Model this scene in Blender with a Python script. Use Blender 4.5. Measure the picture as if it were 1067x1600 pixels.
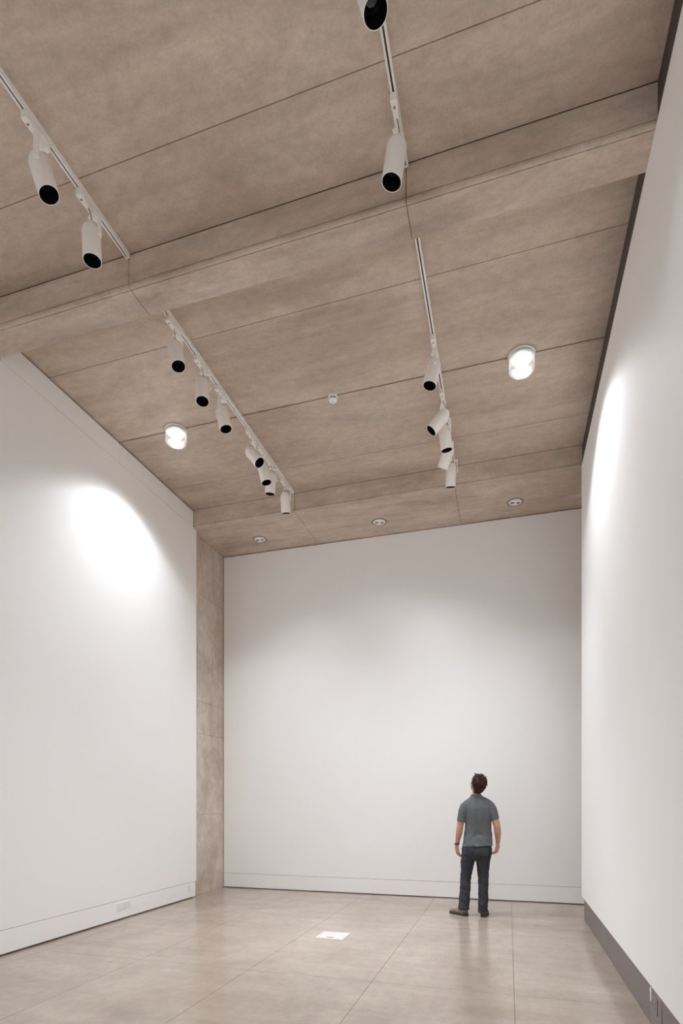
import bpy, bmesh, math, random
from mathutils import Vector, Matrix, noise

for o in list(bpy.data.objects):
    bpy.data.objects.remove(o, do_unlink=True)
scene = bpy.context.scene
C = scene.collection
R = math.radians
PI = math.pi

# ------------------------------------------------------------------ camera, world, exposure
EYE = 1.45
cam_data = bpy.data.cameras.new('camera')
cam = bpy.data.objects.new('camera', cam_data)
C.objects.link(cam)
cam.location = (0, 0, EYE)
cam.rotation_euler = (R(90), 0, 0.289974)
cam_data.sensor_fit = 'VERTICAL'
cam_data.sensor_height = 36.0
cam_data.sensor_width = 24.0
cam_data.lens = 873.47 / 1600 * 36.0
cam_data.shift_y = (1251.49 - 800.0) / 1600.0
cam_data.clip_start = 0.05
cam_data.clip_end = 100
scene.camera = cam

world = bpy.data.worlds.new('world')
scene.world = world
world.use_nodes = True
world.node_tree.nodes['Background'].inputs[0].default_value = (0.92, 0.97, 1.06, 1)
world.node_tree.nodes['Background'].inputs[1].default_value = 2.4

vs = scene.view_settings
vs.view_transform = 'Standard'
vs.look = 'None'
vs.gamma = 1.0
vs.use_curve_mapping = False
vs.exposure = 0.07
scene.cycles.diffuse_bounces = 12
scene.cycles.max_bounces = 16
scene.cycles.sample_clamp_indirect = 0.0
scene.cycles.caustics_reflective = False
scene.cycles.caustics_refractive = False

DOWNLIGHT_POWER = 1030.0
LAMP_COLOR = (0.94, 0.985, 1.06)
SPOT_POWER = 154.0
SPOT_CONE = 78.0
DOWNLIGHT_CONE = 132.0
# photometric curve of the reflector: (angle from straight down in degrees, relative intensity)
DOWNLIGHT_CURVE = [(0, .15), (30, .15), (42, .125), (49, .095), (54, .070), (57, .030), (60, .008), (64, .001)]

# ------------------------------------------------------------------ helpers
def lin(r, g, b):
    def f(v):
        v /= 255.0
        return v / 12.92 if v <= 0.04045 else ((v + 0.055) / 1.055) ** 2.4
    return (f(r), f(g), f(b), 1.0)


def mesh_obj(name, verts, faces, mat, parent=None, smooth=None):
    me = bpy.data.meshes.new(name)
    me.from_pydata([tuple(v) for v in verts], [], faces)
    me.update()
    return link_mesh(name, me, mat, parent, smooth)


def link_mesh(name, me, mat, parent=None, smooth=None):
    if mat is not None and len(me.materials) == 0:
        me.materials.append(mat)
    if smooth is not None:
        me.polygons.foreach_set('use_smooth', [True] * len(me.polygons))
        if smooth < 180:
            me.set_sharp_from_angle(angle=R(smooth))
    o = bpy.data.objects.new(name, me)
    C.objects.link(o)
    if parent is not None:
        o.parent = parent
    return o


def bm_obj(name, bm, mat, parent=None, smooth=None):
    bmesh.ops.recalc_face_normals(bm, faces=bm.faces[:])
    me = bpy.data.meshes.new(name)
    bm.to_mesh(me)
    bm.free()
    return link_mesh(name, me, mat, parent, smooth)


def add_box(bm, x0, x1, y0, y1, z0, z1, bevel=0.0, segs=1):
    r = bmesh.ops.create_cube(bm, size=1.0)
    vv = r['verts']
    for v in vv:
        v.co = Vector((x0 + (v.co.x + .5) * (x1 - x0), y0 + (v.co.y + .5) * (y1 - y0), z0 + (v.co.z + .5) * (z1 - z0)))
    if bevel > 0:
        es = list({e for v in vv for e in v.link_edges})
        bmesh.ops.bevel(bm, geom=es, offset=bevel, segments=segs, affect='EDGES', profile=0.5)


def box(name, x0, x1, y0, y1, z0, z1, mat, parent=None, bevel=0.0, segs=1):
    bm = bmesh.new()
    add_box(bm, x0, x1, y0, y1, z0, z1, bevel, segs)
    return bm_obj(name, bm, mat, parent, 40 if bevel > 0 and segs > 1 else None)


def lathe(profile, segs=40):
    """profile: list of (r, z); returns verts, faces around Z."""
    verts, faces, rings = [], [], []
    for (r, z) in profile:
        if r < 1e-6:
            rings.append([len(verts)])
            verts.append((0, 0, z))
        else:
            ring = []
            for i in range(segs):
                a = 2 * PI * i / segs
                ring.append(len(verts))
                verts.append((r * math.cos(a), r * math.sin(a), z))
            rings.append(ring)
    for a, b in zip(rings[:-1], rings[1:]):
        for i in range(segs):
            j = (i + 1) % segs
            if len(a) == 1 and len(b) == 1:
                continue
            if len(a) == 1:
                faces.append((a[0], b[j], b[i]))
            elif len(b) == 1:
                faces.append((a[i], a[j], b[0]))
            else:
                faces.append((a[i], a[j], b[j], b[i]))
    return verts, faces


def lathe_obj(name, profile, mat, parent=None, segs=40, smooth=35):
    v, f = lathe(profile, segs)
    bm = bmesh.new()
    bv = [bm.verts.new(p) for p in v]
    for q in f:
        try:
            bm.faces.new([bv[i] for i in q])
        except ValueError:
            pass
    return bm_obj(name, bm, mat, parent, smooth)


def add_loft(bm, rings, segs=24, cap=True):
    """rings: list of (centre, ux, uy) ellipse axes vectors."""
    prev = None
    for k, (c, ux, uy) in enumerate(rings):
        c, ux, uy = Vector(c), Vector(ux), Vector(uy)
        cur = [bm.verts.new(c + ux * math.cos(2 * PI * i / segs) + uy * math.sin(2 * PI * i / segs)) for i in range(segs)]
        if prev:
            for i in range(segs):
                j = (i + 1) % segs
                bm.faces.new((prev[i], prev[j], cur[j], cur[i]))
        elif cap:
            bm.faces.new(list(reversed(cur)))
        prev = cur
    if cap:
        bm.faces.new(prev)


def add_tube(bm, pts, radii, segs=14, round_end=True):
    """round tapering tube through pts (parallel-transport frame)."""
    pts = [Vector(p) for p in pts]
    n = len(pts)
    rings = []
    up = None
    for i in range(n):
        if i == 0:
            t = pts[1] - pts[0]
        elif i == n - 1:
            t = pts[-1] - pts[-2]
        else:
            t = (pts[i + 1] - pts[i]).normalized() + (pts[i] - pts[i - 1]).normalized()
        t.normalize()
        if up is None:
            up = Vector((0, 0, 1)) if abs(t.z) < .9 else Vector((1, 0, 0))
        a = (up - t * up.dot(t)).normalized()
        up = a
        b = t.cross(a)
        r = radii[i] if hasattr(radii, '__len__') else radii
        rings.append((pts[i], a * r, b * r))
        if i == n - 1 and round_end:
            for q in (35, 65):
                rings.append((pts[i] + t * r * math.sin(R(q)), a * r * math.cos(R(q)), b * r * math.cos(R(q))))
    add_loft(bm, rings, segs)


def add_ellipsoid(bm, centre, radii, rot=None, segs=24):
    m = Matrix.Translation(Vector(centre))
    if rot is not None:
        m = m @ rot.to_4x4()
    m = m @ Matrix.Diagonal((radii[0], radii[1], radii[2], 1))
    bmesh.ops.create_uvsphere(bm, u_segments=segs, v_segments=segs // 2, radius=1.0, matrix=m)


def remeshed(bm, voxel, smooth_iter=4, factor=.5):
    """fuse overlapping closed shapes into one continuous surface."""
    bmesh.ops.recalc_face_normals(bm, faces=bm.faces[:])
    me = bpy.data.meshes.new('fused')
    bm.to_mesh(me)
    bm.free()
    o = bpy.data.objects.new('fused', me)
    C.objects.link(o)
    md = o.modifiers.new('r', 'REMESH')
    md.mode = 'VOXEL'
    md.voxel_size = voxel
    if smooth_iter:
        sm = o.modifiers.new('s', 'SMOOTH')
        sm.factor = factor
        sm.iterations = smooth_iter
    dg = bpy.context.evaluated_depsgraph_get()
    out = bpy.data.meshes.new_from_object(o.evaluated_get(dg), depsgraph=dg)
    bpy.data.objects.remove(o, do_unlink=True)
    bpy.data.meshes.remove(me)
    out.materials.clear()
    return out


def tag(o, label=None, cat=None, group=None, kind=None):
    if label:
        o['label'] = label
    if cat:
        o['category'] = cat
    if group:
        o['group'] = group
    if kind:
        o['kind'] = kind
    return o


def empty(name, loc=(0, 0, 0), rz=0.0):
    o = bpy.data.objects.new(name, None)
    o.empty_display_size = .1
    C.objects.link(o)
    o.location = loc
    o.rotation_euler = (0, 0, rz)
    return o


# ------------------------------------------------------------------ materials
def new_mat(name):
    m = bpy.data.materials.new(name)
    m.use_nodes = True
    nt = m.node_tree
    return m, nt, nt.nodes['Principled BSDF']


def simple(name, col, rough=.5, metal=0.0, spec=.5, bump=0.0, bscale=200.0):
    m, nt, b = new_mat(name)
    b.inputs['Base Color'].default_value = col
    b.inputs['Roughness'].default_value = rough
    b.inputs['Metallic'].default_value = metal
    b.inputs['Specular IOR Level'].default_value = spec
    if bump > 0:
        g = nt.nodes.new('ShaderNodeNewGeometry')
        n = nt.nodes.new('ShaderNodeTexNoise')
        n.inputs['Scale'].default_value = bscale
        n.inputs['Detail'].default_value = 3
        nt.links.new(g.outputs['Position'], n.inputs['Vector'])
        bp = nt.nodes.new('ShaderNodeBump')
        bp.inputs['Strength'].default_value = bump
        bp.inputs['Distance'].default_value = .002
        nt.links.new(n.outputs['Fac'], bp.inputs['Height'])
        nt.links.new(bp.outputs['Normal'], b.inputs['Normal'])
    return m


class G:
    """tiny node-graph helper"""
    def __init__(self, nt):
        self.nt = nt
        self.pos = nt.nodes.new('ShaderNodeNewGeometry').outputs['Position']

    def map(self, scale=(1, 1, 1), loc=(0, 0, 0), rot=(0, 0, 0)):
        n = self.nt.nodes.new('ShaderNodeMapping')
        n.inputs['Scale'].default_value = scale
        n.inputs['Location'].default_value = loc
        n.inputs['Rotation'].default_value = rot
        self.nt.links.new(self.pos, n.inputs['Vector'])
        return n.outputs['Vector']

    def noise(self, vec, scale, detail=6, rough=.6, dist=0.0):
        n = self.nt.nodes.new('ShaderNodeTexNoise')
        n.inputs['Scale'].default_value = scale
        n.inputs['Detail'].default_value = detail
        n.inputs['Roughness'].default_value = rough
        n.inputs['Distortion'].default_value = dist
        self.nt.links.new(vec, n.inputs['Vector'])
        return n.outputs['Fac']

    def ramp(self, fac, stops):
        n = self.nt.nodes.new('ShaderNodeValToRGB')
        cr = n.color_ramp
        while len(cr.elements) < len(stops):
            cr.elements.new(.5)
        for e, (p, c) in zip(cr.elements, stops):
            e.position = p
            e.color = c if hasattr(c, '__len__') else (c, c, c, 1)
        self.nt.links.new(fac, n.inputs['Fac'])
        return n.outputs['Color']

    def mix(self, a, b, fac=1.0, mode='MULTIPLY'):
        n = self.nt.nodes.new('ShaderNodeMix')
        n.data_type = 'RGBA'
        n.blend_type = mode
        if hasattr(fac, 'default_value'):
            self.nt.links.new(fac, n.inputs['Factor'])
        else:
            n.inputs['Factor'].default_value = fac
        for s, i in ((a, 6), (b, 7)):
            if hasattr(s, 'default_value') and not isinstance(s, tuple):
                self.nt.links.new(s, n.inputs[i])
            else:
                n.inputs[i].default_value = s
        return n.outputs[2]

    def math(self, op, a, b=0.0):
        n = self.nt.nodes.new('ShaderNodeMath')
        n.operation = op
        for s, i in ((a, 0), (b, 1)):
            if hasattr(s, 'default_value'):
                self.nt.links.new(s, n.inputs[i])
            else:
                n.inputs[i].default_value = s
        return n.outputs[0]


def concrete(name, dark, mid, light, rough=(.7, .85), cloud=.55, bump=.25, stretch=(1, 1, 1), spec=.3, pores=True, contrast=.5, offset=(0, 0, 0), tide=True, stain=.16, fine=.05):
    m, nt, b = new_mat(name)
    g = G(nt)
    v = g.map(stretch, offset)
    n1 = g.noise(v, cloud, 8, .62, .6)
    col = g.ramp(n1, [(.5 - .5 * contrast * .6, dark), (.5, mid), (.5 + .5 * contrast * .6, light)])
    n2 = g.noise(g.map((.35, 2.4, 2.4), (3, 1, 2)), 2.2, 7, .65, .3)
    col = g.mix(col, g.ramp(n2, [(.3, .90), (.55, 1.0), (.75, 1.06)]))
    n3 = g.noise(v, 13.0, 6, .7)
    col = g.mix(col, g.ramp(n3, [(.3, .93 - fine), (.6, 1.03 + fine * .4)]))
    n7 = g.noise(g.pos, 55.0, 3, .6)
    col = g.mix(col, g.ramp(n7, [(.35, 1 - fine), (.65, 1 + fine)]))
    # watery tide marks
    n4 = g.noise(g.map((1, 1, 1), (9, 4, 1)), .8, 5, .55, 1.2)
    if tide:
        td = g.ramp(g.math('ABSOLUTE', g.math('SUBTRACT', n4, .5)), [(0.0, .93), (.035, 1.0)])
        col = g.mix(col, td, .6)
    n5 = g.noise(g.map((.5, 1.6, 1.6), (2, 8, 5)), 1.3, 5, .7, .8)
    col = g.mix(col, g.ramp(n5, [(.32, 1.0 - stain), (.52, 1.0), (.70, 1.0 + stain * .5)]))
    n6 = g.noise(g.map((.12, 1.0, 1.0), (5, 5, 5)), 9.0, 4, .6)
    col = g.mix(col, g.ramp(n6, [(.35, 1.0 - stain * .35), (.6, 1.02)]))
    if pores:
        vo = nt.nodes.new('ShaderNodeTexVoronoi')
        vo.inputs['Scale'].default_value = 9.0
        nt.links.new(g.pos, vo.inputs['Vector'])
        col = g.mix(col, g.ramp(vo.outputs['Distance'], [(.02, .62), (.05, 1.0)]), .6)
    nt.links.new(col, b.inputs['Base Color'])
    rr = g.ramp(n1, [(.3, rough[0]), (.7, rough[1])])
    nt.links.new(rr, b.inputs['Roughness'])
    b.inputs['Specular IOR Level'].default_value = spec
    bp = nt.nodes.new('ShaderNodeBump')
    bp.inputs['Strength'].default_value = bump
    bp.inputs['Distance'].default_value = .004
    nt.links.new(n3, bp.inputs['Height'])
    nt.links.new(bp.outputs['Normal'], b.inputs['Normal'])
    return m


M = {}
M['ceiling'] = concrete('ceiling_concrete', lin(187, 169, 153), lin(205, 187, 170), lin(215, 199, 183), cloud=.75, stretch=(.8, 1.3, 1.3), contrast=.55)
M['beam'] = concrete('beam_concrete', lin(192, 174, 158), lin(210, 193, 177), lin(219, 204, 189), cloud=1.1, stretch=(.6, 1.3, 1.3), offset=(4, 7, 2))
M['pier'] = concrete('pier_concrete', lin(192, 177, 162), lin(210, 196, 182), lin(219, 207, 195), cloud=1.0, stretch=(1.4, 1.4, .7), offset=(1, 2, 9))
M['floor'] = concrete('polished_concrete', lin(156, 141, 127), lin(171, 157, 143), lin(183, 170, 156), rough=(.17, .21), cloud=.85, stretch=(1, .7, 1), bump=.03, spec=.5, contrast=.6, pores=False, tide=False, stain=.08, fine=.02)
M['white'] = simple('white_wall_paint', lin(246, 246, 245), .75, spec=.25, bump=.05, bscale=60)
M['skirting'] = simple('white_satin_paint', lin(246, 246, 245), .5, spec=.4)
M['dark'] = simple('dark_metal_band', lin(78, 70, 70), .6, spec=.3)
M['void'] = simple('joint_backing', lin(140, 122, 106), .9, spec=.1)
M['joint'] = simple('floor_joint_filler', lin(128, 112, 98), .8, spec=.2)
M['lamp_white'] = simple('lamp_white_enamel', lin(250, 247, 242), .38, spec=.5)
M['rail'] = simple('rail_white_metal', lin(246, 244, 240), .4)
M['slot'] = simple('rail_slot', lin(70, 66, 64), .5)
M['black'] = simple('baffle_black', lin(16, 16, 17), .45, spec=.4)
M['lens'] = simple('dark_lens', lin(24, 24, 26), .08, spec=.8)
M['cable'] = simple('grey_cable', lin(120, 114, 108), .5)
M['chrome'] = simple('spun_aluminium', lin(205, 205, 205), .22, metal=.95)
M['steel'] = simple('brushed_steel', lin(232, 231, 228), .4, metal=.35)
M['plate'] = simple('grey_plate', lin(150, 140, 136), .5, metal=.2)
M['socket'] = simple('socket_white', lin(238, 237, 234), .4)
M['pin'] = simple('socket_pin', lin(150, 145, 142), .6)
M['pin_dark'] = simple('socket_pin_dark', lin(50, 32, 34), .6)


def grille_mat():
    m, nt, b = new_mat('perforated_metal')
    g = G(nt)
    pitch = .0085
    rot = nt.nodes.new('ShaderNodeMapping')
    rot.inputs['Rotation'].default_value = (R(45), 0, 0)
    rot.inputs['Scale'].default_value = (1 / pitch, 1 / pitch, 1 / pitch)
    nt.links.new(g.pos, rot.inputs['Vector'])
    sep = nt.nodes.new('ShaderNodeSeparateXYZ')
    nt.links.new(rot.outputs['Vector'], sep.inputs[0])
    a = g.math('SUBTRACT', g.math('FRACT', sep.outputs['Y']), .5)
    c = g.math('SUBTRACT', g.math('FRACT', sep.outputs['Z']), .5)
    d = g.math('SQRT', g.math('ADD', g.math('MULTIPLY', a, a), g.math('MULTIPLY', c, c)))
    col = g.ramp(d, [(.27, lin(52, 46, 46)), (.33, lin(158, 149, 147))])
    nt.links.new(col, b.inputs['Base Color'])
    b.inputs['Roughness'].default_value = .5
    b.inputs['Metallic'].default_value = .2
    return m


M['grille'] = grille_mat()


def glass_mat():
    m, nt, b = new_mat('clear_drum_glass')
    nt.nodes.remove(b)
    out = nt.nodes['Material Output']
    tr = nt.nodes.new('ShaderNodeBsdfTransparent')
    tr.inputs[0].default_value = (.93, .93, .92, 1)
    gl = nt.nodes.new('ShaderNodeBsdfGlossy')
    gl.inputs['Roughness'].default_value = .08
    df = nt.nodes.new('ShaderNodeBsdfTranslucent')
    df.inputs[0].default_value = (.9, .9, .9, 1)
    mx = nt.nodes.new('ShaderNodeMixShader')
    mx.inputs[0].default_value = .16
    mx2 = nt.nodes.new('ShaderNodeMixShader')
    mx2.inputs[0].default_value = .15
    nt.links.new(tr.outputs[0], mx.inputs[1])
    nt.links.new(gl.outputs[0], mx.inputs[2])
    nt.links.new(mx.outputs[0], mx2.inputs[1])
    nt.links.new(df.outputs[0], mx2.inputs[2])
    nt.links.new(mx2.outputs[0], out.inputs['Surface'])
    return m


M['glass'] = glass_mat()


def pane_mat():
    m, nt, b = new_mat('fill_window_glass')  # glass of the added fill opening behind the viewer
    nt.nodes.remove(b)
    tr = nt.nodes.new('ShaderNodeBsdfTransparent')
    tr.inputs[0].default_value = (.94, .95, .95, 1)
    gl = nt.nodes.new('ShaderNodeBsdfGlossy')
    gl.inputs['Roughness'].default_value = .02
    mx = nt.nodes.new('ShaderNodeMixShader')
    mx.inputs[0].default_value = .06
    nt.links.new(tr.outputs[0], mx.inputs[1])
    nt.links.new(gl.outputs[0], mx.inputs[2])
    nt.links.new(mx.outputs[0], nt.nodes['Material Output'].inputs['Surface'])
    return m


M['fill_pane'] = pane_mat()


def emit_mat(name, col, strength):
    m, nt, b = new_mat(name)
    b.inputs['Base Color'].default_value = (.9, .9, .9, 1)
    b.inputs['Emission Color'].default_value = col
    b.inputs['Emission Strength'].default_value = strength
    return m


M['lamp_on'] = emit_mat('lit_lamp', (.98, .99, 1, 1), 11.0)
M['lamp_dim'] = emit_mat('dimmed_lamp', (.98, .99, 1, 1), 12.0)


def cloth(name, col, var=.12, scale=60.0, rough=.9):
    m, nt, b = new_mat(name)
    g = G(nt)
    n = g.noise(g.pos, scale, 4, .6)
    n2 = g.noise(g.pos, 6.0, 3, .5)
    c = g.mix(col, g.ramp(n, [(.3, 1 - var), (.7, 1 + var)]))
    c = g.mix(c, g.ramp(n2, [(.3, 1 - var * .7), (.7, 1 + var * .7)]))
    nt.links.new(c, b.inputs['Base Color'])
    b.inputs['Roughness'].default_value = rough
    b.inputs['Specular IOR Level'].default_value = .15
    return m


M['shirt'] = cloth('grey_jersey', lin(102, 105, 107))
M['denim'] = cloth('dark_denim', lin(62, 64, 69), .2, 40)
M['skin'] = cloth('skin', lin(196, 150, 128), .06, 30, .55)
M['hair'] = cloth('dark_brown_hair', lin(58, 42, 38), .3, 120, .6)
M['shoe'] = cloth('taupe_suede', lin(138, 128, 112), .3, 40)
M['sole'] = simple('dark_rubber', lin(66, 58, 52), .8)
M['lace'] = simple('shoe_lace', lin(70, 62, 54), .8)
M['band'] = simple('black_strap', lin(26, 24, 26), .5)
M['eye'] = simple('eye', lin(40, 34, 30), .15)
M['lip'] = simple('lip', lin(172, 112, 100), .5)

# ------------------------------------------------------------------ dimensions
XL, XC, XR = -4.528, -4.600, 0.860          # white lining, concrete behind it, right lining
ZC, ZS = 5.813, 5.555                        # ceiling, beam soffit
YB = 8.45                                    # back lining
YF = -3.44                                   # wall behind the camera
TX = (-2.905, -0.672)                        # the two light tracks
XA = 1.75                                    # alcove behind the right lining
BEAMS = [(-3.44, -3.17), (.18, .45), (3.797, 4.07)]
B2 = (7.41, 8.52)

# ------------------------------------------------------------------ floor
fl = box('floor', XC - .1, XA + .1, YF - .1, 8.62, -.12, -.004, M['joint'])
tag(fl, 'polished beige concrete floor cast in large slabs', kind='structure')
fx = [XC, -4.31, -3.225, -2.14, -1.05, .042, XA]
fy = [YF, 1.12, 4.37, 8.52]
for i in range(len(fx) - 1):
    for j in range(len(fy) - 1):
        g2 = .0016
        box('floor_slab', fx[i] + g2, fx[i + 1] - g2, fy[j] + g2, fy[j + 1] - g2, -.004, 0, M['floor'], fl)

# ------------------------------------------------------------------ ceiling
ce = box('ceiling', XC - .1, XA + .1, YF - .1, 8.62, ZC + .014, ZC + .15, M['void'])
tag(ce, 'bare board-marked concrete ceiling with fine panel joints', kind='structure')
cx = [XC, TX[0], TX[1], XR + .07]
bays = [[BEAMS[0][1], -2.57, -1.49, -.41, BEAMS[1][0]],
        [BEAMS[1][1], 1.061, 2.145, 3.229, BEAMS[2][0]],
        [BEAMS[2][1], 4.665, 5.746, 6.825, B2[0]]]
for bay in bays:
    for j in range(4):
        for i in range(3):
            g0 = .009 if j == 2 else .003
            g1 = .009 if j == 1 else .003
            if j == 0:
                g0 = 0
            if j == 3:
                g1 = .006
            gx0 = 0 if i == 0 else .001
            gx1 = 0 if i == 2 else .001
            box('concrete_panel', cx[i] + gx0, cx[i + 1] - gx1, bay[j] + g0, bay[j + 1] - g1, ZC, ZC + .014, M['ceiling'], ce)


def beam(y0, y1, x0, x1, label, chamfer=.016, soffit_joint=None):
    core = box('concrete_beam', x0, x1, y0 + .012, y1 - (.012 if y1 < 8 else 0), ZS + .012, ZC + .012, M['void'])
    tag(core, label, 'beam', 'concrete ceiling beams', 'structure')
    xs = [x0, TX[0], TX[1], x1]
    strips = [(y0, y1)] if soffit_joint is None else [(y0, soffit_joint - .0025), (soffit_joint + .0025, y1)]
    for i in range(3):
        gx0 = 0 if i == 0 else .0025
        gx1 = 0 if i == 2 else .0025
        for k, (a, b) in enumerate(strips):
            # cross-section in YZ with a chamfered front arris
            front = (k == 0)
            last = (k == len(strips) - 1)
            if front:
                sec = [(a, ZC - .0005), (a, ZS + .034), (a + .007, ZS + .034), (a + .007, ZS + .026), (a, ZS + .026), (a, ZS + .009), (a + .009, ZS),
                       (a + .024, ZS), (a + .024, ZS + .006), (a + .030, ZS + .006), (a + .030, ZS)]
            else:
                sec = [(a, ZS + .0115), (a, ZS)]
            if last and y1 < 8:
                sec += [(b - .004, ZS), (b, ZS + .004), (b, ZC - .0005), (b - .0115, ZC - .0005), (b - .0115, ZS + .0115)]
            else:
                sec += [(b, ZS), (b, ZS + .0115)]
            if front:
                sec += [(a + .0115, ZS + .0115), (a + .0115, ZC - .0005)] if not (last and False) else []
            bm = bmesh.new()
            X0, X1 = xs[i] + gx0, xs[i + 1] - gx1
            v0 = [bm.verts.new((X0, y, z)) for y, z in sec]
            v1 = [bm.verts.new((X1, y, z)) for y, z in sec]
            n = len(sec)
            bm.faces.new(v0)
            bm.faces.new(list(reversed(v1)))
            for q in range(n):
                bm.faces.new((v0[q], v0[(q + 1) % n], v1[(q + 1) % n], v1[q]))
            bm_obj('concrete_segment', bm, M['beam'], core)
    return core


beam(*BEAMS[2], XC, XR + .008, 'narrow concrete downstand beam crossing the middle of the ceiling')
beam(*BEAMS[1], XC, XR + .008, 'concrete downstand beam above the viewer, out of view')
beam(BEAMS[0][0] + .01, BEAMS[0][1], XC, XR + .008, 'concrete downstand beam at the rear of the room')
beam(B2[0], B2[1], XC, XA, 'deep concrete soffit band along the top of the back wall', soffit_joint=8.04)

# ------------------------------------------------------------------ left wall
wl = box('wall_left', XC - .1, XC - .012, YF - .1, 8.62, -.012, ZC + .014, M['pier'])
tag(wl, 'tall white lining wall on the left with a concrete pier at its end', kind='structure')
LE = 7.487
box('wall_panel', XC - .012, XL, YF + .01, LE, .2435, ZS - .004, M['white'], wl)
for (a, b) in ((4.082, 5.7435), (5.7475, 7.40), (.462, 2.143), (2.147, 3.785), (-3.158, -1.492), (-1.488, .168)):
    box('upper_panel', XC - .012, XL, a, b, ZS + .001, ZC - .020, M['white'], wl)
pz = [0, 1.24, 2.50, 3.00, 4.67, ZS]
for a, b in zip(pz[:-1], pz[1:]):
    box('concrete_lift', XC - .012, XC, LE + .004, 8.518, a + (.002 if a else 0), b - .002, M['pier'], wl)
bl = box('baseboard_left', XC - .01, XL, YF + .01, LE - .03, .018, .2385, M['skirting'])
tag(bl, 'flush white baseboard along the left wall', kind='structure')

# ------------------------------------------------------------------ back wall
wb = box('wall_back', XC - .1, XA + .1, 8.52, 8.62, -.012, ZC + .014, M['void'])
tag(wb, 'plain white gallery wall at the far end', kind='structure')
box('wall_panel', XC + .012, XA - .01, YB, 8.52, .2435, ZS - .013, M['white'], wb)
bb = box('baseboard_back', XC + .012, XA - .01, YB, 8.518, .013, .2385, M['skirting'])
tag(bb, 'flush white baseboard along the far wall', kind='structure')

# ------------------------------------------------------------------ right wall
wr = box('wall_right', XR + .08, XR + .2, YF - .1, 7.405, -.012, ZC + .014, M['white'])
tag(wr, 'white lining wall on the right standing clear of the floor', kind='structure')
box('wall_panel', XR, XR + .08, YF + .01, 7.405, .286, ZS - .002, M['white'], wr)
wa = box('wall_alcove', XA, XA + .1, 7.2, 8.62, -.012, ZC + .014, M['pier'])
tag(wa, 'concrete return behind the end of the right wall', kind='structure')
wr2 = box('wall_return', XR + .2, XA, 7.2, 7.3, -.012, ZC + .014, M['pier'])
tag(wr2, 'concrete end of the recess behind the right wall', kind='structure')
for k, (a, b) in enumerate(((4.07, 7.41), (.45, 3.797), (-3.17, .18))):
    t = box('trim_%d' % (k + 1), XR + .008, XR + .078, a + .001, b - .001, ZS, ZC - .001, M['dark'])
    tag(t, ('dark recessed band above the right wall beyond the middle beam', 'dark recessed band above the right wall before the middle beam', 'dark recessed band above the right wall behind the viewer')[k], kind='structure')
br = box('baseboard_right', XR + .05, XR + .079, YF + .01, 7.40, .001, .284, M['dark'])
tag(br, 'perforated grey metal grille at the foot of the right wall', kind='structure')
for (a, b) in ((YF + .02, -.55), (-.545, 1.62), (1.625, 3.788), (4.062, 5.73), (5.735, 7.40)):
    box('grille_panel', XR + .03, XR + .05, a, b, .003, .280, M['grille'], br)
box('cover_plate', XR + .027, XR + .05, 3.792, 4.058, .003, .280, M['plate'], br)

# end wall behind the viewer; its glazed opening is added for soft fill daylight
WX0, WX1, WZ = -4.1, .5, 3.3
bm = bmesh.new()
add_box(bm, XC - .1, WX0, YF - .1, YF, -.012, ZC + .014)
add_box(bm, WX1, XA + .1, YF - .1, YF, -.012, ZC + .014)
add_box(bm, WX0, WX1, YF - .1, YF, WZ, ZC + .014)
wf = bm_obj('wall_front', bm, M['pier'])
tag(wf, 'concrete wall behind the viewer with a wide glazed opening added for fill daylight', kind='structure')
bm = bmesh.new()
for k in range(5):
    xx = WX0 + (WX1 - WX0) * k / 4
    add_box(bm, max(WX0, xx - .03), min(WX1, xx + .03), YF - .08, YF - .02, .05, WZ - .05)
add_box(bm, WX0, WX1, YF - .08, YF - .02, -.012, .05)
add_box(bm, WX0, WX1, YF - .08, YF - .02, WZ - .05, WZ)
wn = bm_obj('fill_window_1', bm, M['dark'])
tag(wn, 'unseen glazed screen added behind the viewer for fill daylight', kind='structure')
for k in range(4):
    x0 = WX0 + (WX1 - WX0) * k / 4 + .03
    x1 = WX0 + (WX1 - WX0) * (k + 1) / 4 - .03
    box('fill_pane', x0, x1, YF - .054, YF - .046, .05, WZ - .05, M['fill_pane'], wn)

# ------------------------------------------------------------------ light tracks
def track(x, y0, y1, label):
    t = tag(empty('lighting_track', (x, (y0 + y1) / 2, ZC)), label, 'track', 'ceiling lighting tracks')
    h = (y1 - y0) / 2
    w, d = .018, .040
    sec = [(-w, 0), (-w, -d), (-.006, -d), (-.006, -.026), (.006, -.026), (.006, -d), (w, -d), (w, -.026), (w - .003, -.024), (w - .003, -.018), (w, -.016), (w, 0)]
    bm = bmesh.new()
    v0 = [bm.verts.new((a, -h, b)) for a, b in sec]
    v1 = [bm.verts.new((a, h - .012, b)) for a, b in sec]
    n = len(sec)
    bm.faces.new(v0)
    bm.faces.new(list(reversed(v1)))
    for q in range(n):
        bm.faces.new((v0[q], v0[(q + 1) % n], v1[(q + 1) % n], v1[q]))
    bm_obj('rail', bm, M['rail'], t)
    box('conductor_strip', -.0058, .0058, -h + .002, h - .014, -.030, -.0262, M['slot'], t)
    box('end_cap', -.019, .019, h - .012, h, -.041, 0, M['lamp_white'], t, .002)
    return t


track(TX[0], .47, 3.785, 'white lighting track on the left, in the bay before the middle beam')
t2 = track(TX[0], 4.085, 7.34, 'white lighting track on the left, in the bay beyond the middle beam')
track(TX[1], .47, 3.785, 'white lighting track on the right, in the bay before the middle beam')
track(TX[1], 4.085, 7.34, 'white lighting track on the right, in the bay beyond the middle beam')
box('joint_clip', .016, .028, .02, .06, -.03, -.004, M['rail'], t2, .002)

# ------------------------------------------------------------------ track spotlights
LAMP = {}


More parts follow.
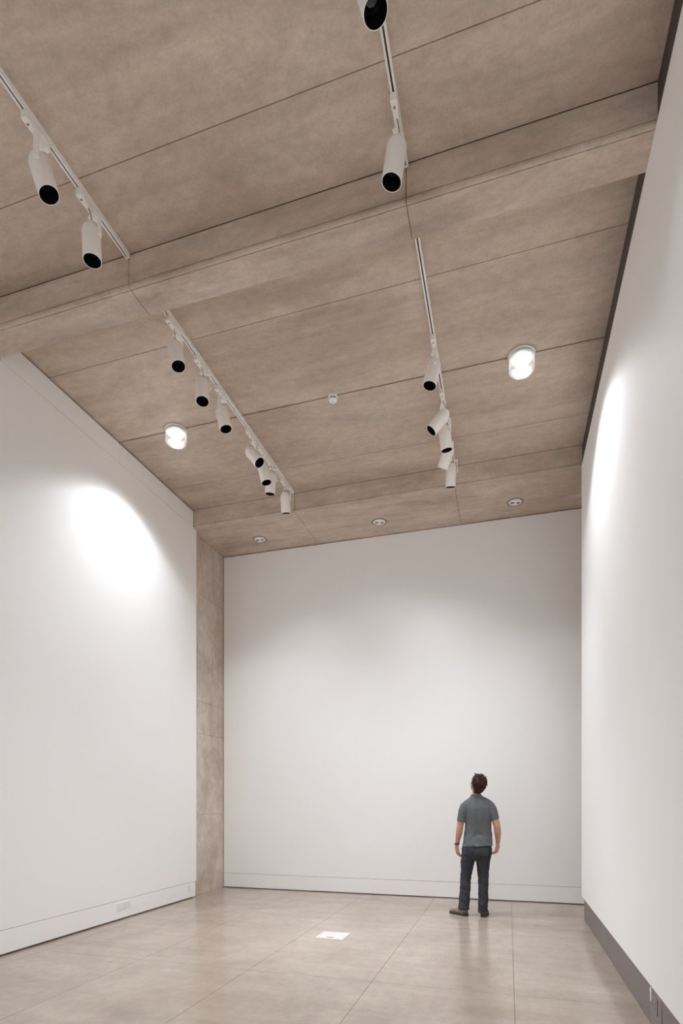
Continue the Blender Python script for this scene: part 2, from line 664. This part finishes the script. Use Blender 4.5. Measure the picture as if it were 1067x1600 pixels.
def lamp_meshes():
    root = None
    body = [(0, .085), (.030, .085), (.034, .083), (.036, .074), (.041, .073), (.043, .066), (.052, .060), (.059, .048), (.0650, .032),
            (.0655, -.170), (.0645, -.175), (.0605, -.175), (.0600, -.10)]
    LAMP['body'] = lathe_obj('body', body, M['lamp_white'], smooth=32).data
    LAMP['baffle'] = lathe_obj('baffle', [(.0603, -.1745), (.0595, -.16), (.0588, -.16), (.0570, -.12), (.050, -.095), (.028, -.072), (0, -.070)], M['black'], smooth=25).data
    LAMP['lens'] = lathe_obj('lens', [(.0, -.080), (.022, -.081), (.032, -.086), (.032, -.092), (.028, -.0925), (.012, -.088), (0, -.087)], M['lens'], smooth=30).data
    bm = bmesh.new()
    add_box(bm, -.017, .017, -.150, .055, -.052, 0, .004, 2)
    add_box(bm, -.0205, .0205, -.150, -.095, -.050, -.004, .003, 1)
    add_box(bm, .014, .0215, -.03, .03, -.03, -.012, .002, 1)
    LAMP['track_adapter'] = bm_obj('track_adapter', bm, M['lamp_white'], smooth=40).data
    LAMP['release_lever'] = box('release_lever', -.006, .006, -.118, -.106, -.057, -.0505, M['cable'], None, .002).data
    LAMP['knob'] = lathe_obj('knob', [(0, .009), (.011, .009), (.013, .006), (.013, 0), (0, 0)], M['lamp_white'], segs=20).data
    for o in list(C.objects):
        if o.parent is None and o.name.split('.')[0] in LAMP:
            bpy.data.objects.remove(o, do_unlink=True)


lamp_meshes()


def part(name, me, parent, mw=None):
    o = bpy.data.objects.new(name, me)
    C.objects.link(o)
    o.parent = parent
    if mw is not None:
        o.matrix_local = mw
    return o


def spotlight(x, y, d, label, power=1.0):
    t = tag(empty('track_spotlight', (x, y, ZC - .040)), label, 'spotlight', 'white track spotlights')
    d = Vector(d).normalized()
    piv = Vector((-.012, 0, EYE + 4.12 - (ZC - .040)))
    zax = -d
    hx = Vector((d.x, d.y, 0))
    e = Vector((1, 0, 0)) if hx.length < .13 else Vector((-d.y, d.x, 0)).normalized()
    if e.x < 0 or (abs(e.x) < .25 and e.y < 0):
        e = -e
    e = (e - zax * e.dot(zax)).normalized()
    yax = zax.cross(e).normalized()
    rot = Matrix((e, yax, zax)).transposed().to_4x4()
    mw = Matrix.Translation(piv) @ rot
    part('track_adapter', LAMP['track_adapter'], t)
    part('release_lever', LAMP['release_lever'], t)
    part('body', LAMP['body'], t, mw)
    bf = part('baffle', LAMP['baffle'], t, mw)
    part('lens', LAMP['lens'], bf)
    sl = bpy.data.lights.new('spot_beam', 'SPOT')
    sl.energy = SPOT_POWER * power
    sl.color = LAMP_COLOR
    sl.spot_size = R(SPOT_CONE)
    sl.spot_blend = 1.0
    sl.shadow_soft_size = .03
    so = part('spot_beam', sl, t, mw @ Matrix.Translation((0, 0, -.150)))
    # yoke: swivel stem, cross plate and side arm down to the pivot
    s = .0700
    bm = bmesh.new()
    pe = Vector((e.x, e.y, 0)).normalized()
    q = Vector((-pe.y, pe.x, 0))
    ztop = -.068
    def slab(p0, ax, ay, az):
        vv = []
        for i in (0, 1):
            for j in (-1, 1):
                for k in (-1, 1):
                    vv.append(bm.verts.new(p0 + ax * i + ay * j + az * k))
        for f in ((0, 1, 3, 2), (4, 6, 7, 5), (0, 4, 5, 1), (2, 3, 7, 6), (0, 2, 6, 4), (1, 5, 7, 3)):
            bm.faces.new([vv[a] for a in f])
    base = Vector((piv.x, piv.y, ztop))
    slab(base - pe * .02, pe * (s + .026), q * .018, Vector((0, 0, .004)))
    slab(base + pe * (s + .003), Vector((0, 0, piv.z - ztop - .016)), q * .018, pe * .0035)
    add_loft(bm, [((0, 0, -.051), (.022, 0, 0), (0, .022, 0)), ((-.006, 0, ztop - .003), (.020, 0, 0), (0, .020, 0))], 16)
    bm_obj('bracket', bm, M['lamp_white'], t)
    kz = Matrix((q, Vector((0, 0, 1)), pe)).transposed().to_4x4()
    part('knob', LAMP['knob'], t, Matrix.Translation(piv + pe * (s + .006)) @ kz)
    # short flex from the adapter into the back of the lamp
    bm = bmesh.new()
    p0 = Vector((.004, -.05, -.052))
    p3 = piv + zax * .083 - pe * .012
    pts = []
    for i in range(9):
        u = i / 8
        c1 = p0 + Vector((.01, -.01, -.045)) + pe * .02
        c2 = p3 + zax * .03 + pe * .035
        pts.append(p0 * (1 - u) ** 3 + c1 * 3 * u * (1 - u) ** 2 + c2 * 3 * u * u * (1 - u) + p3 * u ** 3)
    add_tube(bm, pts, .0033, 8)
    bm_obj('flex', bm, M['cable'], t, 60)
    return t


LT, RT = TX
spotlight(LT, 2.927, (.267, .128, -.955), 'white cylinder spotlight at the far left edge, first on the near left track', 0.03)
spotlight(LT, 3.389, (.029, .023, -.999), 'white cylinder spotlight hanging straight down just before the middle beam, left track', 0.03)
spotlight(LT, 4.462, (.245, -.081, -.966), 'white cylinder spotlight just beyond the middle beam, first on the far left track')
spotlight(LT, 4.933, (.114, -.175, -.978), 'white cylinder spotlight second along the far left track, open end facing the viewer')
spotlight(LT, 5.341, (.241, .006, -.97), 'white cylinder spotlight third along the far left track, level with the lit left downlight')
spotlight(LT, 6.050, (.624, -.085, -.777), 'white cylinder spotlight fourth along the far left track, swung out sideways to the right')
spotlight(LT, 6.375, (.235, .05, -.97), 'white cylinder spotlight fifth along the far left track, overlapped by the swung one')
spotlight(LT, 6.604, (-.12, .14, -.983), 'white cylinder spotlight sixth along the far left track, half hidden behind its neighbour', 0.38)
spotlight(LT, 7.090, (-.05, .309, -.95), 'white cylinder spotlight at the very end of the far left track', 0.24)
spotlight(RT, 2.744, (.27, -.07, -.96), 'white cylinder spotlight cut off by the top edge of the picture', 0.03)
spotlight(RT, 3.504, (-.171, .03, -.985), 'large white cylinder spotlight in front of the middle beam, near right track', 0.03)
spotlight(RT, 5.349, (-.194, -.069, -.978), 'white cylinder spotlight first along the far right track, left of the lit right downlight')
spotlight(RT, 6.065, (-.643, -.108, -.758), 'white cylinder spotlight on the far right track, swung strongly to the left')
spotlight(RT, 6.339, (.115, .191, -.975), 'white cylinder spotlight third along the far right track, just under the swung one')
spotlight(RT, 6.687, (-.42, .42, -.80), 'white cylinder spotlight fourth along the far right track, mouth turned away to the left', 0.38)
spotlight(RT, 7.088, (-.076, .328, -.942), 'white cylinder spotlight at the very end of the far right track', 0.28)

# ------------------------------------------------------------------ lit drum downlights
def photometry(ld):
    ld.use_nodes = True
    nt = ld.node_tree
    em = nt.nodes['Emission']
    tc = nt.nodes.new('ShaderNodeTexCoord')
    sp = nt.nodes.new('ShaderNodeSeparateXYZ')
    nt.links.new(tc.outputs['Normal'], sp.inputs[0])
    ab = nt.nodes.new('ShaderNodeMath')
    ab.operation = 'ABSOLUTE'
    nt.links.new(sp.outputs['Z'], ab.inputs[0])
    ac = nt.nodes.new('ShaderNodeMath')
    ac.operation = 'ARCCOSINE'
    nt.links.new(ab.outputs[0], ac.inputs[0])
    dv = nt.nodes.new('ShaderNodeMath')
    dv.operation = 'DIVIDE'
    nt.links.new(ac.outputs[0], dv.inputs[0])
    dv.inputs[1].default_value = R(90)
    rp = nt.nodes.new('ShaderNodeValToRGB')
    rp.color_ramp.interpolation = 'B_SPLINE'
    cr = rp.color_ramp
    while len(cr.elements) < len(DOWNLIGHT_CURVE):
        cr.elements.new(.5)
    for e, (a, i) in zip(cr.elements, DOWNLIGHT_CURVE):
        e.position = a / 90
        e.color = (i, i, i, 1)
    nt.links.new(dv.outputs[0], rp.inputs[0])
    nt.links.new(rp.outputs['Color'], em.inputs['Strength'])


def drum_downlight(x, y, label, power=1.0):
    t = tag(empty('drum_downlight', (x, y, ZC)), label, 'downlight', 'lit glass drum downlights')
    lathe_obj('mounting_ring', [(.09, 0), (.128, 0), (.130, -.004), (.130, -.010), (.124, -.013), (.09, -.013)], M['steel'], t, 48)
    lathe_obj('glass_drum', [(.119, -.012), (.122, -.016), (.122, -.148), (.119, -.152), (.006, -.152), (0, -.152), (0, -.148), (.112, -.148), (.1155, -.144), (.1155, -.014)], M['glass'], t, 48)
    rf = lathe_obj('reflector', [(.045, -.012), (.070, -.022), (.095, -.045), (.098, -.043), (.072, -.018), (.048, -.010)], M['lamp_white'], t, 48)
    lathe_obj('lamp', [(0, -.03), (.03, -.034), (.046, -.050), (.056, -.080), (.054, -.105), (.036, -.122), (0, -.128)], M['lamp_on' if power > .9 else 'lamp_dim'], rf, 32)
    ld = bpy.data.lights.new('downlight_beam', 'SPOT')
    ld.energy = DOWNLIGHT_POWER * power
    ld.color = LAMP_COLOR
    ld.spot_size = R(DOWNLIGHT_CONE)
    ld.spot_blend = .05
    photometry(ld)
    ld.shadow_soft_size = .045
    lo = bpy.data.objects.new('downlight_beam', ld)
    C.objects.link(lo)
    lo.parent = t
    lo.location = (0, 0, -.200)
    return t


drum_downlight(-3.745, 5.746, 'lit clear glass drum downlight on the ceiling near the left wall')
drum_downlight(.125, 5.746, 'lit clear glass drum downlight on the ceiling near the right wall')
drum_downlight(-3.745, 2.145, 'lit glass drum downlight by the left wall, above the top of the picture', 0.28)
drum_downlight(.125, 2.145, 'lit glass drum downlight by the right wall, above the top of the picture', 0.28)

# ------------------------------------------------------------------ smoke detector
sd = tag(empty('smoke_detector', (-1.81, 5.746, ZC)), 'small white smoke detector in the middle of the ceiling', 'smoke detector')
lathe_obj('base', [(0, 0), (.052, 0), (.054, -.006), (.052, -.022), (.047, -.026), (0, -.026)], M['lamp_white'], sd, 36)
lathe_obj('vent_ring', [(0, -.026), (.040, -.026), (.040, -.040), (0, -.040)], M['black'], sd, 32)
for k in range(8):
    a = 2 * PI * k / 8 + .2
    bm = bmesh.new()
    add_box(bm, .035, .043, -.004, .004, -.041, -.0255)
    bmesh.ops.rotate(bm, verts=bm.verts[:], cent=(0, 0, 0), matrix=Matrix.Rotation(a, 3, 'Z'))
    bm_obj('vent_rib', bm, M['lamp_white'], sd)
cap = lathe_obj('cap', [(0, -.040), (.044, -.040), (.045, -.045), (.038, -.056), (.020, -.061), (0, -.062)], M['lamp_white'], sd, 36)
lathe_obj('indicator', [(0, -.0605), (.007, -.0605), (.006, -.064), (0, -.0645)], M['cable'], cap, 16)

# ------------------------------------------------------------------ recessed twin lights in the soffit
def recessed(x, y, label, rz):
    t = tag(empty('recessed_light', (x, y, ZS), rz), label, 'recessed light', 'unlit recessed twin spotlights')
    lathe_obj('trim_ring', [(.088, 0), (.112, 0), (.112, -.004), (.104, -.009), (.092, -.007), (.088, -.002)], M['plate'], t, 44)
    p = lathe_obj('face_plate', [(0, -.002), (.088, -.002), (.088, -.0045), (.083, -.008), (0, -.008)], M['lamp_white'], t, 44)
    for s in (-1, 1):
        h = lathe_obj('lamp_head', [(.026, -.008), (.034, -.008), (.035, -.014), (.031, -.018), (.027, -.016), (.024, -.010)], M['lamp_white'], t, 28)
        h.location = (s * .041, 0, 0)
        lathe_obj('lens', [(0, -.0085), (.0255, -.0085), (.022, -.0105), (0, -.012)], M['slot'], h, 24)
    lathe_obj('screw', [(0, -.008), (.006, -.008), (.005, -.011), (0, -.012)], M['slot'], p, 12)
    return t


recessed(-3.735, 8.04, 'unlit round recessed twin light in the soffit, leftmost of three', .1)
recessed(-1.82, 8.04, 'unlit round recessed twin light in the soffit, middle of three', .3)
recessed(.09, 8.04, 'unlit round recessed twin light in the soffit, rightmost of three', .25)

# ------------------------------------------------------------------ floor box
fb = tag(empty('floor_box', (-1.81, 5.745, 0)), 'square brushed steel floor outlet box set in the concrete', 'floor box')
bm = bmesh.new()
for (a, b, c, d) in ((-.155, .155, -.155, -.138), (-.155, .155, .138, .155), (-.155, -.138, -.138, .138), (.138, .155, -.138, .138)):
    add_box(bm, a, b, c, d, 0, .004)
bm_obj('frame', bm, M['steel'], fb)
ld = box('lid', -.136, .136, -.136, .136, 0, .003, M['steel'], fb)
box('handle_slot', -.035, .035, -.105, -.085, .003, .0036, M['slot'], ld)

# ------------------------------------------------------------------ wall sockets
def socket(y, z, w, h, n, label):
    t = tag(empty('wall_socket', (XL, y, z), R(90)), label, 'socket', 'white wall sockets')
    # local: x along the wall, -y into the room
    box('face_plate', -w / 2, w / 2, -.008, 0, -h / 2, h / 2, M['socket'], t, .002)
    for k in range(n):
        ox = (k - (n - 1) / 2) * w / n * .95
        for (px, pz, sx, sz) in ((0, .013, .004, .008), (-.011, -.010, .007, .004), (.011, -.010, .007, .004)):
            box('pin_hole', ox + px - sx / 2, ox + px + sx / 2, -.0088, -.008, pz - sz / 2, pz + sz / 2, M['pin'], t)
        if n > 1:
            box('rocker_switch', ox - .006, ox + .006, -.011, -.008, .024, .036, M['socket'], t)


socket(5.735, .165, .086, .086, 1, 'single white socket on the left baseboard beside the double socket')
socket(5.868, .168, .140, .086, 2, 'double white socket on the left baseboard')
socket(7.29, .168, .070, .086, 1, 'small white socket at the far end of the left baseboard')

ps = tag(empty('grille_socket', (XR + .027, 3.93, .16), R(-90)), 'grey double socket plate on the grille under the right wall', 'socket')
box('face_plate', -.085, .055, -.006, 0, -.045, .055, M['plate'], ps, .002)
for ox in (-.05, .02):
    for (px, pz, sx, sz) in ((0, .020, .006, .012), (-.012, -.006, .010, .006), (.012, -.006, .010, .006)):
        box('pin_hole', ox + px - sx / 2, ox + px + sx / 2, -.0068, -.006, pz - sz / 2, pz + sz / 2, M['pin_dark'], ps)
tg = tag(empty('paper_tag', (XR + .027, 4.045, .2), R(-90)), 'small white tag stuck on the grille beside the grey socket', 'tag')
bm = bmesh.new()
sec = [(-.012, -.045), (.010, -.045), (.010, .045), (-.004, .045), (-.030, .018), (-.012, .008)]
v0 = [bm.verts.new((a, -.004, b)) for a, b in sec]
v1 = [bm.verts.new((a, 0, b)) for a, b in sec]
bm.faces.new(v0)
bm.faces.new(list(reversed(v1)))
for q in range(len(sec)):
    bm.faces.new((v0[q], v0[(q + 1) % len(sec)], v1[(q + 1) % len(sec)], v1[q]))
bm_obj('tag_sheet', bm, M['white'], tg)

# ------------------------------------------------------------------ the visitor
random.seed(4)
PLOC = Vector((-.386, 7.25, 0))
PROT = R(3.05)


def ring(x, y, z, rx, ry, tilt=0.0):
    return ((x, y, z), (rx, 0, rx * tilt), (0, ry, 0))


def add_hand(bm, wrist, u, w, n, curl, k=1.0):
    """wrist point, u = towards the fingertips, w = pinky->index, n = direction the palm faces"""
    u, w = Vector(u).normalized(), Vector(w).normalized()
    n = Vector(n)
    w = (w - u * w.dot(u)).normalized()
    n = (n - u * n.dot(u) - w * n.dot(w)).normalized()
    W = Vector(wrist)
    add_loft(bm, [(W - u * .02, w * .026 * k, n * .020 * k), (W + u * .015, w * .030 * k, n * .017 * k), (W + u * .05 * k, w * .040 * k, n * .016 * k),
                  (W + u * .082 * k, w * .040 * k, n * .013 * k), (W + u * .094 * k, w * .036 * k, n * .009 * k)], 18)
    for i, (off, ln) in enumerate(((.030, .072), (.010, .080), (-.011, .074), (-.031, .058))):
        p = W + u * .080 * k + w * off * k
        ang = R(8)
        pts = [p]
        for s, frac in enumerate((.25, .42, .30, .22)):
            ang += curl * (.35 if s == 0 else 1.0)
            dirv = u * math.cos(ang) + n * math.sin(ang) + w * off * .8
            p = p + dirv.normalized() * ln * frac * 1.1 * k
            pts.append(p)
        r = (.0092 if i < 3 else .0082) * k
        add_tube(bm, pts, [r * 1.05, r * 1.05, r, r * .92, r * .8], 10)
    p = W + u * .022 * k + w * .026 * k
    pts = [p, p + (u * .55 + w * .6 + n * .25).normalized() * .032 * k]
    pts.append(pts[-1] + (u * .85 + w * .3 + n * .3).normalized() * .030 * k)
    pts.append(pts[-1] + (u * .95 + w * .05 + n * .35).normalized() * .024 * k)
    add_tube(bm, pts, [.015 * k, .0125 * k, .0105 * k, .0085 * k], 12)


# head frame: thrown back and turned a little to the left
HC = Vector((.012, -.030, 1.655))
HROT = Matrix.Rotation(R(24), 3, 'Z') @ Matrix.Rotation(R(30), 3, 'X') @ Matrix.Rotation(R(4), 3, 'Y')


def H(x, y, z):
    return HC + HROT @ Vector((x, y, z))


bm = bmesh.new()
# torso, pelvis, neck
add_loft(bm, [ring(.01, 0, .78, .13, .10), ring(.01, 0, .90, .150, .105), ring(.017, 0, 1.05, .140, .092), ring(.02, -.01, 1.20, .150, .100), ring(.018, -.015, 1.33, .155, .100),
              ring(.012, -.02, 1.39, .125, .070), ring(.004, -.025, 1.45, .075, .058), ring(0, -.025, 1.49, .062, .058)], 28)
add_loft(bm, [ring(.0, -.025, 1.44, .066, .064), ring(-.002, -.02, 1.50, .056, .058), ring(.002, -.015, 1.56, .054, .058), ring(.010, -.015, 1.62, .055, .06)], 24)
# head
add_ellipsoid(bm, H(0, -.008, .025), (.076, .096, .090), HROT)
add_ellipsoid(bm, H(0, .022, -.035), (.064, .070, .075), HROT)
add_ellipsoid(bm, H(0, .062, -.092), (.030, .026, .022), HROT)
add_ellipsoid(bm, H(0, .070, .018), (.050, .022, .014), HROT)
add_tube(bm, [H(0, .086, .006), H(0, .100, -.022), H(0, .106, -.034)], [.009, .012, .014], 12)
add_ellipsoid(bm, H(0, .086, -.064), (.024, .012, .008), HROT)
for s in (-1, 1):
    add_ellipsoid(bm, H(s * .040, .066, -.028), (.024, .020, .022), HROT)
    add_ellipsoid(bm, H(s * .079, -.008, -.012), (.008, .020, .031), HROT @ Matrix.Rotation(R(-8), 3, 'X'), 16)
# arms
add_tube(bm, [(-.120, -.02, 1.39), (-.150, -.025, 1.36), (-.180, -.03, 1.27), (-.193, -.035, 1.185), (-.203, -.035, 1.11), (-.214, -.022, 1.04), (-.230, .0, .96), (-.240, .016, .90)],
         [.045, .048, .047, .045, .041, .041, .031, .025], 18)
add_hand(bm, (-.242, .020, .885), (.06, .10, -1), (-.55, .8, .0), (.75, .45, 0), R(17))
add_tube(bm, [(.140, -.02, 1.40), (.172, -.025, 1.37), (.208, -.035, 1.28), (.232, -.045, 1.20), (.250, -.05, 1.13), (.259, -.035, 1.06), (.262, -.008, .98), (.260, .006, .925)],
         [.045, .048, .047, .045, .042, .042, .032, .026], 18)
add_hand(bm, (.260, .010, .912), (-.14, .02, -1), (.55, .8, .0), (-.8, .5, 0), R(28))
# legs inside the trousers
add_tube(bm, [(-.075, 0, .86), (-.105, 0, .70), (-.128, .012, .48), (-.140, -.01, .30), (-.150, -.02, .10), (-.152, -.015, .06)], [.085, .070, .048, .046, .034, .034], 18)
add_tube(bm, [(.085, 0, .86), (.080, 0, .70), (.081, .012, .48), (.083, -.01, .30), (.080, -.02, .10), (.080, -.015, .06)], [.085, .070, .048, .046, .034, .034], 18)
me = remeshed(bm, .0042, 3, .5)
person = link_mesh('person', me, M['skin'], None, 180)
person.location = PLOC
person.rotation_euler = (0, 0, PROT)
tag(person, 'man seen from behind in grey t-shirt and dark trousers, looking up at the far wall', 'person')

for s in (-1, 1):
    bm = bmesh.new()
    add_ellipsoid(bm, H(s * .031, .083, -.004), (.011, .008, .0075), HROT, 14)
    bm_obj('eye', bm, M['eye'], person, 180)
bm = bmesh.new()
add_ellipsoid(bm, H(0, .0955, -.062), (.021, .005, .004), HROT, 14)
add_ellipsoid(bm, H(0, .0950, -.070), (.018, .005, .0042), HROT, 14)
bm_obj('lips', bm, M['lip'], person, 180)

# hair: fused scalp volume plus swept tufts
bm = bmesh.new()
add_ellipsoid(bm, H(0, -.020, .040), (.085, .098, .092), HROT)
add_ellipsoid(bm, H(0, .015, .085), (.066, .075, .042), HROT)
add_ellipsoid(bm, H(.004, -.062, -.020), (.070, .052, .070), HROT)
add_ellipsoid(bm, H(0, -.058, -.075), (.050, .036, .036), HROT)
for s in (-1, 1):
    add_ellipsoid(bm, H(s * .066, -.004, .030), (.017, .045, .045), HROT, 16)
for k in range(210):
    th = random.uniform(0, 2 * PI)
    el = math.asin(random.uniform(-.55, 1.0))
    x, y, z = math.cos(el) * math.cos(th), math.cos(el) * math.sin(th), math.sin(el)
    if y > .25 and z < .62:
        continue
    if abs(x) > .55 and z < -.05 and y > -.35:
        continue
    p = Vector((x * .082, -.020 + y * .096, .040 + z * .090))
    nrm = Vector((x / .082, y / .096, z / .090)).normalized()
    whirl = Vector((-nrm.y * .4, -.1 + .9 * max(0, nrm.z), -.8 * (1 - nrm.z)))
    flow = (whirl - nrm * whirl.dot(nrm))
    if flow.length < .05:
        flow = Vector((.3, 1, 0))
    flow = (flow.normalized() + Vector((random.uniform(-.4, .4), random.uniform(-.3, .3), random.uniform(-.2, .2)))).normalized()
    L = random.uniform(.022, .040) * (1.25 if z > .5 else 1.0)
    lift = random.uniform(.12, .38) * (1.5 if z > .6 else 1.0)
    q1 = p + flow * L * .5 + nrm * (.006 + L * lift * .6)
    q2 = p + flow * L + nrm * (.004 + L * lift * .7)
    add_tube(bm, [H(*(p - nrm * .004)), H(*q1), H(*q2)], [.010, .0075, .0028], 8)
me = remeshed(bm, .0034, 1, .4)
link_mesh('hair', me, M['hair'], person, 180)

# t-shirt
bm = bmesh.new()
add_loft(bm, [ring(.014, -.004, .882, .189, .142, .05), ring(.015, -.003, .93, .183, .134, .04), ring(.018, 0, 1.03, .170, .114), ring(.021, -.008, 1.15, .163, .114), ring(.021, -.012, 1.27, .168, .120),
              ring(.016, -.016, 1.36, .178, .116), ring(.012, -.02, 1.41, .176, .098), ring(.006, -.024, 1.455, .135, .082), ring(.001, -.026, 1.492, .088, .070), ring(-.002, -.025, 1.520, .068, .066)], 40)
add_tube(bm, [(-.03, -.024, 1.440), (-.085, -.022, 1.415), (-.138, -.022, 1.372), (-.163, -.026, 1.31), (-.177, -.029, 1.24), (-.186, -.032, 1.185)], [.070, .068, .068, .065, .060, .057], 24, False)
add_tube(bm, [(.05, -.024, 1.445), (.107, -.022, 1.423), (.160, -.022, 1.383), (.188, -.028, 1.33), (.208, -.034, 1.27), (.223, -.040, 1.215)], [.070, .068, .068, .065, .060, .056], 24, False)
me = remeshed(bm, .0055, 5, .5)
NR = [v.normal.copy() for v in me.vertices]
for v, nv in zip(me.vertices, NR):
    c = v.co.copy()
    back = 1.0 if nv.y < .2 else .6
    low = max(0.0, min(1.0, (1.10 - c.z) / .16))
    f = noise.noise(Vector((c.x * 9, c.y * 6, c.z * 22 + c.x * 14))) * .010 * low
    f += noise.noise(Vector((c.x * 26 + 5, c.y * 10, c.z * 5))) * .0045 * (1 - low * .5)
    # pull lines from the arm pits towards the small of the back
    f += .0035 * math.sin((c.z * 46 + abs(c.x - .02) * 60)) * max(0, 1 - abs(c.z - 1.02) / .12)
    # hollow along the spine
    if nv.y < 0:
        f -= .006 * math.exp(-((c.x - .018) / .03) ** 2) * (1 if c.z > 1.0 else .3)
    v.co = c + nv * f * back
link_mesh('t_shirt', me, M['shirt'], person, 180)
bm = bmesh.new()
cpts = [(-.002 + .064 * math.cos(2 * PI * i / 28), -.025 + .062 * math.sin(2 * PI * i / 28), 1.522 + .006 * -math.sin(2 * PI * i / 28)) for i in range(29)]
add_tube(bm, cpts, .006, 8, False)
bm_obj('collar', bm, M['shirt'], [o for o in C.objects if o.name == 't_shirt'][0], 180)

# trousers
bm = bmesh.new()
add_loft(bm, [ring(.010, 0, .935, .155, .100), ring(.010, 0, .90, .168, .108), ring(.008, -.006, .868, .181, .126), ring(.006, -.010, .84, .187, .138), ring(.004, -.014, .79, .190, .142), ring(-.004, -.006, .735, .184, .122), ring(-.012, 0, .70, .150, .08)], 36)
add_loft(bm, [ring(-.090, -.004, .80, .095, .125), ring(-.106, -.004, .70, .088, .108), ring(-.120, .004, .60, .076, .093), ring(-.131, .012, .49, .068, .080), ring(-.138, .0, .38, .067, .079), ring(-.143, -.010, .28, .068, .078),
              ring(-.150, -.016, .18, .067, .074), ring(-.156, -.014, .11, .068, .078), ring(-.157, -.012, .078, .067, .080)], 28)
add_loft(bm, [ring(.085, -.004, .80, .095, .125), ring(.080, -.004, .70, .088, .108), ring(.081, .004, .60, .076, .093), ring(.083, .012, .49, .067, .080), ring(.084, .0, .38, .064, .077), ring(.084, -.010, .28, .063, .075),
              ring(.082, -.016, .18, .061, .072), ring(.079, -.014, .10, .060, .074), ring(.078, -.012, .052, .060, .078)], 28)
me = remeshed(bm, .0055, 4, .5)
NR = [v.normal.copy() for v in me.vertices]
for v, nv in zip(me.vertices, NR):
    c = v.co.copy()
    k = noise.noise(Vector((c.x * 8, c.y * 8, c.z * 16 + c.x * 6))) * .007
    k += noise.noise(Vector((c.x * 20, c.y * 14, c.z * 30))) * .0035
    if c.z < .22:
        k += .005 * math.sin(c.z * 120 + c.x * 30) * (1 - c.z / .22)
    v.co = c + nv * k
tr = link_mesh('trousers', me, M['denim'], person, 180)
for s, cxp in ((-1, -.075), (1, .095)):
    bm = bmesh.new()
    add_box(bm, cxp - .052, cxp + .052, -.158, -.150, .765, .875, .006, 2)
    bmesh.ops.rotate(bm, verts=bm.verts[:], cent=(cxp, -.154, .82), matrix=Matrix.Rotation(R(-9 * s), 3, 'Z'))
    bm_obj('back_pocket', bm, M['denim'], tr, 50)


def shoe(x, y, ang):
    s = bpy.data.objects.new('shoe', None)
    # upper, lofted heel -> toe (local +y = toe)
    bm = bmesh.new()
    prof = [(-.005, .020, .030, .055), (.010, .031, .048, .062), (.05, .037, .058, .070), (.10, .039, .056, .068), (.14, .043, .044, .058), (.19, .048, .032, .046), (.235, .046, .024, .038), (.268, .034, .018, .031), (.283, .016, .012, .025)]
    add_loft(bm, [((0, yy, zc * .55 + .018), (w, 0, 0), (0, 0, zc * .72)) for yy, w, hh, zc in prof], 24)
    add_loft(bm, [((0, .045, .05), (.034, 0, 0), (0, .048, 0)), ((0, .040, .085), (.038, 0, 0), (0, .046, 0)), ((0, .038, .105), (.040, 0, 0), (0, .047, 0))], 20)
    me = remeshed(bm, .004, 3, .5)
    bpy.data.objects.remove(s, do_unlink=True)
    s = link_mesh('shoe', me, M['shoe'], person, 180)
    s.location = (x, y, 0)
    s.rotation_euler = (0, 0, ang)
    bm = bmesh.new()
    outline = []
    for yy, w in ((-.012, .012), (-.006, .026), (.015, .036), (.06, .038), (.11, .038), (.16, .046), (.21, .050), (.25, .045), (.275, .032), (.290, .014)):
        outline.append((w, yy))
    pts = outline + [(-a, b) for a, b in reversed(outline)]
    v0 = [bm.verts.new((a, b, .0)) for a, b in pts]
    v1 = [bm.verts.new((a * 1.03, b, .022)) for a, b in pts]
    bm.faces.new(list(reversed(v0)))
    bm.faces.new(v1)
    for q in range(len(pts)):
        bm.faces.new((v0[q], v0[(q + 1) % len(pts)], v1[(q + 1) % len(pts)], v1[q]))
    bm_obj('sole', bm, M['sole'], s, 50)
    for k in range(4):
        bm = bmesh.new()
        yy = .105 + k * .024
        zz = .066 - k * .0065
        add_tube(bm, [(-.026, yy, zz - .010), (0, yy + .004, zz + .002), (.026, yy, zz - .010)], .0028, 6)
        bm_obj('lace', bm, M['lace'], s, 60)
    bm = bmesh.new()
    add_loft(bm, [((0, .020, .018), (.038, 0, 0), (0, .033, 0)), ((0, .022, .045), (.035, 0, 0), (0, .031, 0))], 18)
    bm_obj('heel_counter', bm, M['sole'], s, 50)
    return s


shoe(-.118, -.056, R(47))
shoe(.084, -.070, R(-6))
bm = bmesh.new()
wpts = [(-.241 + .0285 * math.cos(2 * PI * i / 24), .014 + .0285 * math.sin(2 * PI * i / 24), .903 + .004 * math.cos(2 * PI * i / 24)) for i in range(25)]
for dz in (-.006, .0, .006):
    add_tube(bm, [(a, b, c + dz) for a, b, c in wpts], .0042, 8, False)
bm_obj('wristband', bm, M['band'], person, 60)
